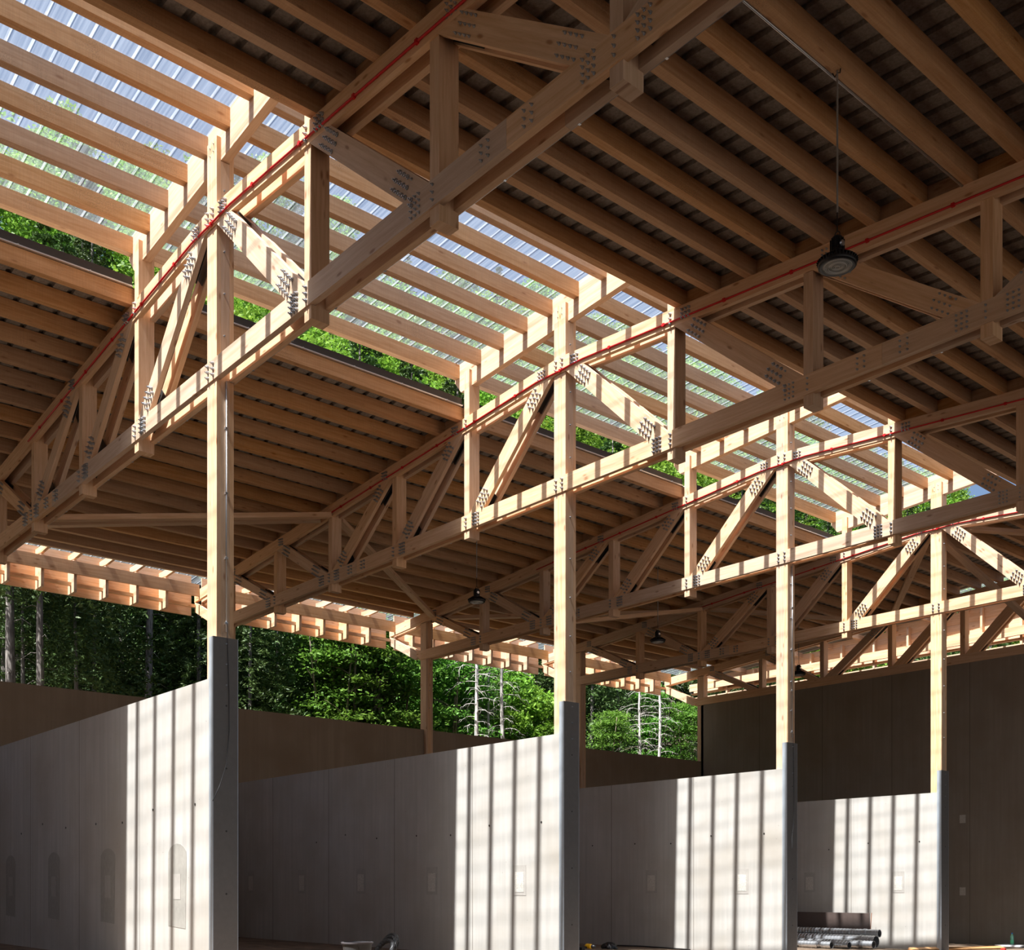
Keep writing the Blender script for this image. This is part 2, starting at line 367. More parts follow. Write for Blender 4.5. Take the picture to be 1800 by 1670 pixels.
# ------------------------------------------------------------------ purlins
def purlin(xr, y0, y1, zb, h, wdt, label, cat, group, mat):
    m = MB(); m.board((xr - wdt / 2, y0, zb + h / 2), (xr - wdt / 2, y1, zb + h / 2), (1, 0, 0), wdt / 2, h / 2)
    return tag(m.build('roof_purlin', mat), label, cat, group)
for b in range(5):
    y0 = (b - 1) * S + .12 if b else -8.5; y1 = b * S + .12
    # skylight purlins hang between the beams
    if b < 4:
        for j in range(9):
            xr = .903 - .6437 * (6 - j) + .6437 * 0 + .0
            xr = -2.96 + .6437 * j; zt = ZK(xr - .06)
            ya = y0 + .062 if b else y0
            purlin(xr, ya, y1 - .062, zt - .252, .25, .122, 'pale skylight purlin, %s from the left, %s' % (NUM[j], BAY[b]), 'purlin', None, ROUGH)
    for j in range(16):
        xr = -2.805 - .655 * j if b < 4 else -2.805 - .655 * j
        if xr < -12.7: break
        purlin(xr, y0, y1, RT(xr - .06) + .001, .245, .12, 'brown roof purlin, %s left of the skylight, %s' % (NUM[j], BAY[b]), 'purlin', None, ROUGH)
    for j in range(16):
        xr = 2.545 + .643 * j
        purlin(xr, y0, y1, RT(xr - .06) + .001, .245, .12, 'brown roof purlin, %s right of the skylight, %s' % (NUM[j], BAY[b]), 'purlin', None, ROUGH)
    if b == 4:
        for j in range(7):
            xr = -2.805 + .66 * (j + 1) - .0
            purlin(xr, y0, y1, RT(xr - .06) + .001, .245, .12, 'brown roof purlin, %s across the ridge from the left, in the last bay' % NUM[j], 'purlin', None, ROUGH)
    # blocking boards on top of the chords, between the purlins
    if 1 <= b:
        Y = b * S if b < 5 else 0
for k in range(5):
    Y = k * S
    for side in (-1, 1):
        e = empty('blocking_board', (side * 7, Y + .12, RT(7)), 'row of blocking boards between the purlins on the %s truss, %s side' % (ORD[k], 'left' if side < 0 else 'right'), 'blocking')
        for j in range(14):
            xr = (-2.805 - .655 * j) if side < 0 else (2.545 + .643 * (j + 1))
            xa = xr - .655 if side < 0 else xr - .643
            xa += .004; xb = xr - .124
            if xr < -12: continue
            m = MB(); m.prism([(xa, RT(xa) + .002), (xb, RT(xb) + .002), (xb, RT(xb) + .243), (xa, RT(xa) + .243)], Y + .09, Y + .13, (1, 0)); m.build('board', ROUGH, e)

# ------------------------------------------------------------------ bolts
def bolt_mesh():
    m = MB(); m.lathe([(0, .056), (.008, .056), (.0085, .03), (.0165, .03), (.0175, .014), (.024, .012), (.024, 0)], (0, 0, 0), 6, '-y'); return m.mesh('bolt', BOLTM)
BOLT = bolt_mesh()
def bolt(parent, x, y, z, rot=0, sc=1.):
    o = bpy.data.objects.new('bolt', BOLT); col.objects.link(o); o.parent = parent; o.location = Vector((x, y, z)) - world_loc(parent); o.rotation_euler = (0, 0, rot); o.scale = (sc * .62, sc * .62, sc * .62); return o

# ------------------------------------------------------------------ trusses
PX = {-4: -9.88, -3: -7.42, -2: -4.95, -1: -2.59, 1: 2.40, 2: 4.82, 3: 7.27, 4: 9.75}   # right edges of the posts, each .15 wide
def diag_polys():
    D = [[(.03, RB(.03)), (.45, RB(.45)), (2.27, BT), (1.84, BT)],
         [(2.40, RB(2.4)), (2.85, RB(2.85)), (4.67, BT), (4.24, BT)],
         [(4.82, RB(4.82)), (5.27, RB(5.27)), (7.12, BT), (6.68, BT)],
         [(9.6, RB(9.6)), (9.15, RB(9.15)), (7.30, BT), (7.74, BT)],
         [(-.80, RB(-.80)), (-.33, RB(-.33)), (-2.16, BT), (-2.57, BT)],
         [(-3.22, RB(-3.22)), (-2.76, RB(-2.76)), (-4.50, BT), (-4.93, BT)],
         [(-5.56, RB(-5.56)), (-5.12, RB(-5.12)), (-6.96, BT), (-7.40, BT)],
         [(-9.86, RB(-9.86)), (-9.42, RB(-9.42)), (-7.60, BT), (-8.02, BT)],
         [(-12.28, RB(-12.28)), (-11.85, RB(-11.85)), (-10.06, BT), (-10.46, BT)]]
    return D
YN0, YN1, YF0, YF1 = -.02, .058, .182, .26
def make_truss(k):
    Y = k * S; t = empty('roof_truss', (0, Y + .12, BB), '%s pale timber roof truss with twin chords and bolted diagonals' % ('nearest' if k == 0 else ORD[k]) if k < 4 else 'last timber truss, standing on the tall concrete end wall', 'truss')
    for y0, y1, nm in ((YN0, YN1, 'n'), (YF0, YF1, 'f')):
        for xa, xb in ((-14.35, -.14), (-.14, 12.9)):
            m = MB(); m.prism([(xa, RB(xa)), (xb, RB(xb)), (xb, RT(xb)), (xa, RT(xa))], Y + y0, Y + y1, (1, SL if xa < -1 else -SL)); m.build('top_chord', WOOD, t)
        joins = [-12.95, -6.4, 5.85, 12.4] if nm == 'n' else [-12.95, -7.9, 6.4, 12.4]
        for xa, xb in zip(joins[:-1], joins[1:]):
            a = xa + .002; c = .16 if xa < -12 else 0
            poly = [(a, BB + c), (a + c * 1.3, BB), (xb, BB), (xb, BT), (a, BT)] if c else [(a, BB), (xb, BB), (xb, BT), (a, BT)]
            m = MB(); m.prism(poly, Y + y0, Y + y1, (1, 0)); m.build('bottom_chord', WOOD, t)
        for P in diag_polys():
            m = MB(); m.prism(P, Y + y0 + .002, Y + y1 - .002, (P[3][0] - P[0][0], P[3][1] - P[0][1])); m.build('diagonal', WOOD, t)
        # eaves strut
        m = MB(); m.prism([(-14.33, RB(-14.33)), (-14.33, RB(-14.33) - .26), (-13.0, 6.66), (-12.6, BT), (-12.95, BT + .02)], Y + y0 + .002, Y + y1 - .002, (1.4, -.9)); m.build('eaves_strut', WOOD, t)
    for kk, xr in PX.items():
        top = RT(xr) if abs(kk) > 1 else 9.42
        m = MB(); xl = xr - .15; x2 = xr
        lo = 6.46 if k < 4 else BB
        m.box(xl, x2, Y + .060, Y + .180, lo, (ZK(xr) - .54) if abs(kk) == 1 and k < 4 else RT(xr) - .02, 'z')
        for ya, yb in ((Y, Y + .060), (Y + .18, Y + .24)):
            if k < 4: m.box(xl, x2, ya, yb, lo, BB - .001, 'z')
            m.prism([(xl, BT + .001), (x2, BT + .001), (x2, RB(x2) - .001), (xl, RB(xl) - .001)], ya, yb, (0, 1))
            if abs(kk) == 1 and k < 4: m.prism([(xl, RT(xl)), (x2, RT(x2)), (x2, 9.59 + .07 * (xl + 2.74)), (xl, 9.59 + .07 * (xl + 2.74))], ya, yb, (0, 1))
        m.build('web_post', WOOD, t)
        # steel knife plates in the gaps
    for P in diag_polys():
        for a, b_ in ((P[0], P[1]), (P[3], P[2])):
            cx = (a[0] + b_[0]) / 2; cz = a[1]; up = cz > 7.5
            dx, dz = (P[3][0] - P[0][0]), (P[3][1] - P[0][1]); L = math.hypot(dx, dz); dx /= L; dz /= L
            s = 1 if up else -1; ax, az = dx * s, dz * s; nx, nz = -az, ax
            q = [(cx + nx * .12 - ax * .16, cz + nz * .12 - az * .16), (cx - nx * .12 - ax * .16, cz - nz * .12 - az * .16), (cx - nx * .12 + ax * .42, cz - nz * .12 + az * .42), (cx + nx * .12 + ax * .42, cz + nz * .12 + az * .42)]
            m = MB()
            m.prism(q, Y + .075, Y + .085, (1, 0)); m.prism(q, Y + .155, Y + .165, (1, 0)); m.build('steel_plate', KNIFE, t)
    # bolts
    B = []
    for P in diag_polys():
        for a, b_ in ((P[0], P[1]), (P[3], P[2])):
            cx = (a[0] + b_[0]) / 2; cz = (a[1] + b_[1]) / 2; up = cz > 7.5
            dx, dz = (P[3][0] - P[0][0]), (P[3][1] - P[0][1]); L = math.hypot(dx, dz); dx /= L; dz /= L
            s = 1 if up else -1; ax, az = dx * s, dz * s; nx, nz = -az, ax
            for i in range(4):
                for j in range(3):
                    u = .15 + .085 * i + .03 * (j == 1); v = (-.085 + .085 * j)
                    B.append((cx + ax * u + nx * v, cz + az * u + nz * v))
            sg = 1 if dx * s > 0 else -1
            base = (RT(cx) + RB(cx)) / 2 if up else (BB + BT) / 2
            for i in range(3):
                for j in range(4 if not up else 3):
                    B.append((cx + .066 * (i - 1), base + (-.093 + .062 * j if not up else -.062 + .062 * j) - (0 if not up else SL * .066 * (i - 1))))
    for kk, xr in PX.items():
        for j in range(3): B.append((xr - .075, BB + .06 + .075 * j))
        if abs(kk) == 1:
            for j in range(3): B.append((xr - .075, RB(xr) + .06 + .075 * j))
    for x in (-.21, -.06):
        for z0 in (BB, RB(-.14)):
            for j in range(3): B.append((x, z0 + .06 + .075 * j))
    for x in (5.6, 5.5, 6.1, 6.2, -6.1, -6.2, -6.6, -6.7):
        for j in range(3): B.append((x, BB + .06 + .07 * j))
    B.sort(key=lambda q: (q[0] - CX) ** 2 + (Y - CY) ** 2 if q[0] < 9 else 1e9)
    if k == 4: B = [q for q in B if q[1] > 7.4]
    for x, z in B[:100]: bolt(t, x, Y + YN0, z)
    m = MB()
    for x, z in B[100:]:
        m.lathe([(0, .05), (.008, .05), (.0085, .03), (.0165, .03), (.0175, .014), (.024, .012), (.024, 0)], (x, Y + YN0, z), 6, '-y')
    if B[100:]: m.build('bolts', BOLTM, t)['kind'] = 'stuff'
    return t
trusses = [make_truss(k) for k in range(5)]

# ------------------------------------------------------------------ columns, skylight beams
def cyl_pts(x, y, z0, z1): return [(x, y, z0), (x, y, z1)]
for k in range(4):
    Y = k * S; c = empty('timber_column', (-.14, Y + .12, FT[k]), 'square timber column rising through the %s truss from its concrete wall' % ORD[k], 'column')
    m = MB(); m.box(-.28, 0, Y + .06, Y + .18, FT[k], ZK(-.14) - .54, 'z'); m.build('core', WOOD, c)
    for ya, yb, nm in ((Y, Y + .0595, 'n'), (Y + .1805, Y + .24, 'f')):
        for x0, x1 in ((-.28, -.187), (-.186, -.094), (-.093, 0)):
            m = MB()
            for za, zb in ((FT[k], BB - .002), (BT + .002, RB(-.14) - .012), (RT(-.14) + .002, 9.785)): m.box(x0, x1, ya, yb, za, zb, 'z')
            m.build('lamella', WOOD, c)
    zz = [3.6, 4.2, 4.85, 5.5, 6.2, 7.2, 7.75, 8.3, 9.1, 9.5] if k != 0 else [7.2, 7.75, 8.3, 9.1]
    for z in zz: bolt(c, .0, Y + .105, z, R(90), .9)
    for x, z in ((-.19, 9.6), (-.19, 9.7), (-.09, 9.62), (-.09, 9.72)): bolt(c, x, Y, z, 0, .6)
    # steel channel gripping the wall end and the column
    s = empty('steel_channel', (.0, Y + .12, FT[k] - 1), 'grey steel channel capping the end of the %s dividing wall' % ORD[k], 'steel channel')
    zt = FT[k] + .53; zb = FL(Y) + .0
    m = MB(); m.box(.002, .03, Y - .06, Y + .28, zb, zt, 'z'); m.build('web', CHANM, s)
    m = MB(); m.box(-.085, .030, Y - .068, Y - .0605, zb, zt, 'z'); m.build('flange', CHANL, s)['label'] = 'pale blue-grey flange'
    m = MB(); m.box(-.085, .030, Y + .2805, Y + .288, zb, zt, 'z'); m.build('flange', CHANL, s)['label'] = 'pale blue-grey flange'
    z = zt - .08; i = 0
    while z > zb + .2:
        if i < 3: bolt(s, .03, Y + .12, z, R(90), .8)
        else:
            m = MB(); m.lathe([(0, .033), (.013, .033), (.013, .028)], (0, Y + .12, z), 10, 'x'); m.build('bolt_hole', KNIFE, s)
        z -= (.27 if i < 3 else .95 if k else .82); i += 1
    # skylight beam in the fork
    m = MB(); m.prism([(-3.1, ZK(-3.1) - .30), (-2.92, ZK(-2.92) - .535), (2.42, ZK(2.42) - .535), (2.42, ZK(2.42)), (-3.1, ZK(-3.1))], Y + .0615, Y + .1785, (1, .07))
    tag(m.build('skylight_beam', WOOD), 'raised sloping timber beam carrying skylight purlins above the %s truss' % ORD[k], 'beam')
# back columns
for k in range(5):
    Y = k * S; x1 = -12.49
    c = empty('timber_column', (x1 - .14, Y + .12, FL(Y)), 'timber column against the back wall under the end of the %s truss' % ORD[k] if k < 4 else 'timber column at the corner of back wall and tall end wall', 'column')
    zb = 4.57
    m = MB(); m.box(x1 - .10, x1, Y + .06, Y + .18, FL(Y), zb, 'z'); m.box(x1 - .28, x1, Y + .06, Y + .18, zb, RT(x1) - .03, 'z'); m.build('core', WOOD, c)
    for ya, yb in ((Y, Y + .0595), (Y + .1805, Y + .24)):
        m = MB(); m.box(x1 - .10, x1, ya, yb, FL(Y), zb, 'z'); m.box(x1 - .28, x1, ya, yb, zb, BB - .002, 'z'); m.box(x1 - .28, x1, ya, yb, BT + .004, RB(x1 - .28) - .005, 'z'); m.build('lamella', WOOD, c)
    for z in (5.2, 5.7, 6.2): bolt(c, x1, Y + .12, z, R(90), .9)

# ------------------------------------------------------------------ bracing
def brace(p, q, lab, a=.09, b=.05):
    m = MB(); m.board(p, q, (q[1] - p[1], -(q[0] - p[0]), 0), a, b); tag(m.build('wind_brace', WOOD), lab, 'brace')
def rp(x, y, dz=-.12): return (x, y, RT(x) + dz - .10)
brace((-7.42, .30, 6.75), (-7.42, S - .06, 8.1), 'slanting timber brace from nearest truss foot up to second truss')
brace(rp(-7.6, S + .30), rp(-12.1, 2 * S - .05), 'light timber roof brace from second truss down to third truss at back column')
brace(rp(-12.1, .30), rp(-7.8, S - .06), 'timber roof brace from back end of nearest truss to second truss')
brace((-7.42, 2 * S + .30, 6.75), (-7.42, 3 * S - .06, 8.1), 'slanting timber brace from third truss foot up to fourth truss')
brace(rp(-12.1, 2 * S + .3), rp(-7.8, 3 * S - .06), 'timber roof brace from back end of third truss to fourth truss')
brace(rp(-7.3, 3 * S + .3), rp(-5.2, 4 * S - .05), 'timber roof brace from fourth truss to end wall truss, left one')
brace(rp(-.5, 3 * S + .3), rp(-5.0, 4 * S - .05), 'pale roof brace from fourth column top leftwards to end wall truss')
brace(rp(.25, 3 * S + .3), rp(4.8, 4 * S - .05), 'timber roof brace from fourth column top rightwards to end wall truss')
brace((-.14, 3 * S + .30, 8.45), (-.14, 4 * S - .05, 6.95), 'dark slanting brace from fourth column top down to end wall')

# ------------------------------------------------------------------ back eaves
def ladder(b, y0, y1, lab):
    e = empty('eaves_cladding', (-14.5, (y0 + y1) / 2, 7.2), lab, 'cladding')
    for i in range(5):
        z = 7.24 + .213 * i; m = MB(); m.box(-14.56, -14.52, y0, y1, z, z + .211, 'y'); m.build('board', WOOD, e)
    m = MB(); m.box(-14.08, -14.02, y0, y1, 7.66, 7.97, 'y'); m.build('front_board', ROUGH, e)
    y = y0 + .42
    while y < y1 - .1:
        m = MB(); m.prism([(-14.52, 7.236), (-14.10, 7.236), (-14.085, 7.30), (-14.085, 8.02), (-14.52, 8.06)], y - .035, y + .035, (0, 1)); m.build('stud', WOOD, e)
        m = MB(); m.prism([(-14.515, 8.075), (-14.10, 8.04), (-13.18, 8.10), (-13.18, 8.22), (-14.515, 8.20)], y - .035, y + .035, (1, 0)); m.build('outrigger', WOOD, e)
        y += .778
    m = MB(); m.box(-14.36, -14.27, y0, y1, 7.42, 7.50, 'y'); m.build('rail', WOOD, e)
    m = MB(); m.box(-13.16, -13.06, y0, y1, RT(-13.1) + .002, RT(-13.1) + .20, 'y'); m.build('eaves_purlin', WOOD, e)
for b in range(5):
    ladder(b, (b - 1) * S + .27 if b else -8, b * S - .03, 'sunlit eaves cladding with short studs at the back, ' + BAY[b])
# gable overhang behind the end wall
e = empty('gable_cladding', (-2, 26.9, 7.2), 'sunlit timber gable cladding with studs and rails beyond the end wall', 'cladding')
for i in range(7):
    z = 7.50 + .19 * i
    xa, xb = -14.5, 12.9
    if z + .19 > RT(-12): xa = -.14 - max(0, (8.9 + .2 - z - .19) / SL)
    m = MB(); m.box(max(xa, -14.5), 12.9 if xa < -12 else min(12.9, -xa - .3), 26.86, 26.90, z, z + .187, 'x'); m.build('board', WOOD, e)
for z0, z1 in ((7.26, 7.31), (7.44, 7.49)):
    m = MB(); m.box(-14.5, 12.9, 26.72, 26.90, z0, z1, 'x'); m.build('rail', WOOD, e)
m = MB(); m.box(-14.5, 12.9, 26.60, 26.68, 7.55, 7.82, 'x'); m.build('front_beam', WOOD, e)
x = -14.0
while x < 12.8:
    m = MB(); m.box(x - .035, x + .035, 26.69, 26.855, 7.27, RT(x) - .05, 'z'); m.build('stud', WOOD, e)
    m = MB(); m.box(x + .7, x + .79, 25.32, 26.855, RT(x) + .0, RT(x) + .16, 'y'); m.build('outrigger', WOOD, e)
    x += 1.23

# ------------------------------------------------------------------ red conduits, steel conduits, cables
for k in range(4):
    Y = k * S - .036; e = empty('red_pipe', (0, Y, 8.7), 'thin red pipe clipped along the top chord of the %s truss' % ORD[k], 'pipe')
    zf = lambda x: RB(x) + .075 - max(0, .05 - .1 * abs(x + .14))
    xs = [-7.65, -6, -4, -2, -.7, -.45, -.14, .17, .45, 1, 3, 5, 7, 9, 11, 12.8]
    m = MB(); m.tube([(x, Y, zf(x)) for x in xs], .0135, 8); m.build('tube', RED, e, smooth=True)
    x = -7
    while x < 12.5:
        m = MB(); m.box(x - .02, x + .02, Y - .018, Y + .016, zf(x) - .022, zf(x) + .022, 'x'); m.build('clip', RED, e); x += 1.15
for k in range(4):
    Y = k * S + .262; e = empty('steel_conduit', (0, Y, BB), 'thin galvanised conduit under the bottom chord of the %s truss' % ORD[k], 'conduit')
    m = MB(); m.tube([(-12.3, Y, BB + .012), (12.5, Y, BB + .012)], .011, 8); m.build('tube', GALV, e, smooth=True)
    x = -11.5
    while x < 12:
        m = MB(); m.box(x - .012, x + .012, Y - .012, Y + .014, BB - .002, BB + .026, 'x'); m.build('clip', GALV, e); x += 1.
for k, zb in ((0, 3.33), (2, 3.05)):
    Y = k * S + .125; e = empty('steel_conduit', (.016, Y, zb), 'shiny vertical steel conduit on the %s column' % ORD[k], 'conduit')
    m = MB(); m.tube([(.018, Y, zb), (.018, Y, BB - .01), (.018, Y + .1, BB + .01)], .0115, 8); m.build('tube', GALV, e, smooth=True)
    z = zb + .1
    while z < BB: m = MB(); m.box(.0, .034, Y - .017, Y + .017, z, z + .028, 'z'); m.build('clip', GALV, e); z += .85
for k in (0, 2):
    Y = k * S; zt = FT[k] + .62
    pts = [(.045, Y + .125, zt + .1), (.045, Y + .13, zt - .2), (.046, Y + .15, zt - .8), (.05, Y + .15, zt - 1.3), (.07, Y + .10, zt - 1.75), (.12, Y - .02, zt - 2.05), (.22, Y - .16, zt - 2.25)]
    m = MB(); m.tube(pts, .005, 6); tag(m.build('loose_cable', RUBBER, smooth=True), 'loose black cable curling off the steel channel of the %s column' % ORD[k], 'cable')
# conduit along the purlin that carries the near lamp
LX = 6.89
m = MB(); m.tube([(LX + .02, .27, RT(LX) - .012), (LX + .02, S - .03, RT(LX) - .012)], .012, 8)
tag(m.build('steel_conduit', GALV, smooth=True), 'grey conduit under the purlin beside the nearest hanging lamp', 'conduit')
m = MB(); m.tube([(-6.4, .3, RT(-13.1) + .0), (-6.4, .31, RT(-13.1))], .01, 6)

# ------------------------------------------------------------------ lamps
def make_lamp(x, y, z, ztop, label):
    t = empty('hanging_lamp', (x, y, z), label, 'lamp', 'industrial pendant lamps')
    m = MB(); m.lathe([(0, .10), (.075, .10), (.105, .085), (.165, .06), (.19, .035), (.193, .0), (.175, -.012), (.15, -.008)], (x, y, z), 40); hs_ = m.build('housing', BLACK, t, smooth=True)
    for i in range(36):
        a = 2 * math.pi * i / 36; ca, sa = math.cos(a), math.sin(a)
        m = MB(); m.board((x + ca * .10, y + sa * .10, z + .095), (x + ca * .197, y + sa * .197, z + .03), (-sa, ca, 0), .003, .022); m.build('cooling_fin', BLACK, hs_)
    t2 = NT('ringed_lens'); ob = t2.add('TexCoord').outputs['Object']; wv = t2.add('TexWave', {'Vector': ob, 'Scale': 22., 'Distortion': 0.}, wave_type='RINGS', rings_direction='Z')
    LM = bpy.data.materials.get('lamp_lens') or bsdf(t2, t2.mix(wv.outputs[0], (.34, .33, .30), (.72, .70, .66)), .25, 0., bump=wv.outputs[0], bstr=.5, bdist=.004); LM.name = 'lamp_lens'
    m = MB(); prof = [(.15, -.006)]
    for i in range(8): prof += [(.145 - .018 * i, -.014 - .003 * (i % 2)), (.138 - .018 * i, -.006)]
    prof += [(0.0, -.012)]; m.lathe(prof, (x, y, z), 40); m.build('lens', LM, t, smooth=False)
    m = MB(); m.lathe([(0, .30), (.045, .30), (.055, .285), (.055, .18), (.07, .15), (.075, .10)], (x, y, z), 20)
    for i in range(10):
        a = 2 * math.pi * i / 10; m.board((x + math.cos(a) * .06, y + math.sin(a) * .06, z + .11), (x + math.cos(a) * .06, y + math.sin(a) * .06, z + .27), (-math.sin(a), math.cos(a), 0), .004, .014)
    db_ = m.build('driver_box', BLACK, t)
    m = MB(); m.lathe([(0, .02), (.03, .02), (.03, 0)], (x + .062, y - .02, z + .2), 12, 'x'); m.build('sensor_cap', GALV, db_)
    m = MB(); m.tube([(x + .03 * math.cos(a), y, z + .325 + .03 * math.sin(a)) for a in [i * math.pi / 8 for i in range(17)]], .005, 6); m.build('ring', BLACK, db_)
    m = MB(); m.tube([(x, y, z + .35), (x, y, z + .55)], .006, 6); m.build('cord', BLACK, t)
    m = MB(); m.tube([(x, y, z + .55), (x, y, ztop)], .010, 8); m.build('hanger_tube', simple_grey, t)
    m = MB(); m.tube([(x - .06, y, ztop + .01), (x - .03, y, ztop - .05), (x, y, ztop - .02), (x + .03, y, ztop - .04), (x + .04, y, ztop + .01)], .007, 6); m.build('hook', BLACK, t)
    return t
simple_grey = simple('grey_tube', (.30, .29, .27), .5, .2, .05)
make_lamp(6.985, 3.47, 6.36, RT(6.985), 'large round pendant lamp hanging nearest at upper right')
make_lamp(-6.14, 9.28, 6.48, RT(-6.14), 'round black pendant lamp between second and third trusses')
make_lamp(-6.14, 15.42, 6.46, RT(-6.14), 'round black pendant lamp between third and fourth trusses')
make_lamp(-6.14, 21.75, 6.38, RT(-6.14), 'dark pendant lamp just right of the third column')
# ------------------------------------------------------------------ hillside forest behind the hall
import numpy as np
def hill(x, y):
    t = max(0., -16.5 - x)
    s = .735 + .08 * min(1., max(0., (y - 20) / 80.))
    n = 1.2 * math.sin(x * .11 + y * .07) * math.cos(y * .05) + .6 * math.sin(x * .31 + 1) * math.sin(y * .23)
    if x < -105: z = s * (105 - 16.5) - (-105 - x) * .25
    else: z = s * t
    return .4 + z + n * min(1., t / 12)
m = MB()
gx = [-13.2, -14.5, -16.5] + [-16.5 - 3 * i for i in range(1, 34)] + [-125, -150, -190]
gy = [-40 + 6 * i for i in range(60)]
idx = {}
for i, x in enumerate(gx):
    for j, y in enumerate(gy):
        idx[i, j] = len(m.v); m.v.append((x, y, hill(x, y) if i > 1 else .4 - (.6 if i == 0 else 0)))
for i in range(len(gx) - 1):
    for j in range(len(gy) - 1):
        m.f.append((idx[i, j], idx[i, j + 1], idx[i + 1, j + 1], idx[i + 1, j])); m.uv += [(0, 0)] * 4; m.mi.append(0)
tag(m.build('hillside', GROUND, smooth=True), 'steep wooded hillside rising behind the hall', 'hillside', kind='structure')
nr = np.random.default_rng(5)
def leaf_mesh(name, C, size, mat, up=.5, asp=.6):
    """C: n x 3 leaf centres -> one small quad each, tilted at random"""
    n = len(C); a = nr.normal(size=(n, 3)); a[:, 2] *= .6; a /= np.linalg.norm(a, axis=1)[:, None]
    nrm = nr.normal(size=(n, 3)); nrm[:, 2] = np.abs(nrm[:, 2]) + up; b = np.cross(nrm, a); b /= np.linalg.norm(b, axis=1)[:, None]
    sz = size * nr.uniform(.6, 1.25, size=(n, 1)); a = a * sz; b = b * sz * asp
    V = np.stack([C - a, C + b * .9 - a * .1, C + a, C - b * .9 - a * .1], axis=1).reshape(-1, 3)
    me = bpy.data.meshes.new(name); me.from_pydata(V.tolist(), [], np.arange(4 * n).reshape(-1, 4).tolist()); me.materials.append(mat); return me
def broad(H, Rr, n, size, mat, z0=.25, blobs=20):
    """crown of overlapping leaf clusters"""
    C = []
    for i in range(blobs):
        t = (i + .5) / blobs; zz = H * (z0 + (1 - z0) * t * .93); k = math.sin(math.pi * min(1, .22 + .70 * t)) ** .8
        a = i * 2.4 + nr.uniform(-.4, .4); r = Rr * k * nr.uniform(.35, .75) * (0.2 if i == blobs - 1 else 1)
        rb = Rr * nr.uniform(.30, .46)
        d = nr.normal(size=(n // blobs, 3)); d /= np.linalg.norm(d, axis=1)[:, None]; rad = rb * nr.uniform(.55, 1.05, size=(n // blobs, 1))
        q = d * rad; q[:, 2] *= .62; C.append(q + np.array([math.cos(a) * r, math.sin(a) * r, zz]))
    return leaf_mesh('crown', np.concatenate(C), size, mat)
def spruce(H, Rr, n, size, z0, droop=.35):
    C = []; nb = 26; lev = int(H * 1.5)
    for i in range(lev):
        t = i / lev; z = H * (z0 + (1 - z0) * t); L = Rr * (1 - t) ** .85 + .25; k = 6 + int(3 * (1 - t))
        for j in range(k):
            a = 2 * math.pi * (j + nr.uniform(-.3, .3)) / k + i; m_ = max(6, int(n / lev / k * (.4 + 1.1 * (1 - t))))
            s = nr.uniform(.12, 1, m_) ** .8; LL = L * nr.uniform(.75, 1.1)
            w_ = nr.normal(size=m_) * .16 * LL * (1.1 - s)
            x = s * LL; zz = z - droop * LL * s ** 1.3 + .12 * LL * np.maximum(0, s - .8) - np.abs(nr.normal(size=m_)) * .10 * LL
            C.append(np.stack([np.cos(a) * x - np.sin(a) * w_, np.sin(a) * x + np.cos(a) * w_, zz], 1))
    return leaf_mesh('crown', np.concatenate(C), size, NEEDLE, up=.2, asp=.35)
def layered(H, Rr, n, size):
    C = []
    for i in range(34):
        t = nr.uniform(0, 1); z = H * (.30 + .68 * t); a = nr.uniform(0, 6.283); r = Rr * (1.05 - .6 * t) * nr.uniform(.25, .9); rb = nr.uniform(.7, 1.25)
        k = n // 34; q = nr.normal(size=(k, 3)) * np.array([rb * .55, rb * .55, .10]); q[:, 2] -= .10 * (q[:, 0] ** 2 + q[:, 1] ** 2)
        C.append(q + np.array([math.cos(a) * r, math.sin(a) * r, z]))
    return leaf_mesh('crown', np.concatenate(C), size, MAPLE, up=1.2)
def trunk_mesh(H, r, mat, bend=.0, n=8, stubs=0):
    m = MB(); k = 9; m.tube([(bend * math.sin(i * 1.1), bend * math.cos(i * .9), -1.2 + (H + 1.2) * i / (k - 1)) for i in range(k)], [r * (1 - .82 * i / (k - 1)) for i in range(k)], n)
    for i in range(stubs):
        z = H * (.12 + .75 * i / stubs); a = i * 2.4; L = rnd.uniform(.5, 1.5); d = (math.cos(a), math.sin(a))
        m.tube([(0, 0, z), (d[0] * L * .5, d[1] * L * .5, z + .05), (d[0] * L, d[1] * L, z - .25 * L)], [.022, .014, .005], 5)
    return m.mesh('trunk', mat, True)
def stems_mesh(H, k_, mat):
    m = MB()
    for i in range(k_):
        a = i * 2.1 + .4; sp = rnd.uniform(.5, 2.0); m.tube([(math.cos(a) * sp * t ** 1.3 + .15 * math.sin(5 * t + i), math.sin(a) * sp * t ** 1.3, -.8 + (H * rnd.uniform(.97, 1.0) + .8) * t) for t in [j / 8 for j in range(9)]], [.075 * (1 - .8 * j / 8) for j in range(9)], 6)
        for q in range(5):
            t = .35 + .12 * q; b = a + q * 2.4; x0 = math.cos(a) * sp * t ** 1.3; y0 = math.sin(a) * sp * t ** 1.3; z0 = -.8 + (H + .8) * t
            m.tube([(x0, y0, z0), (x0 + .6 * math.cos(b), y0 + .6 * math.sin(b), z0 + .35), (x0 + 1.4 * math.cos(b), y0 + 1.4 * math.sin(b), z0 + .5)], [.03, .018, .006], 5)
    return m.mesh('stems', mat, True)
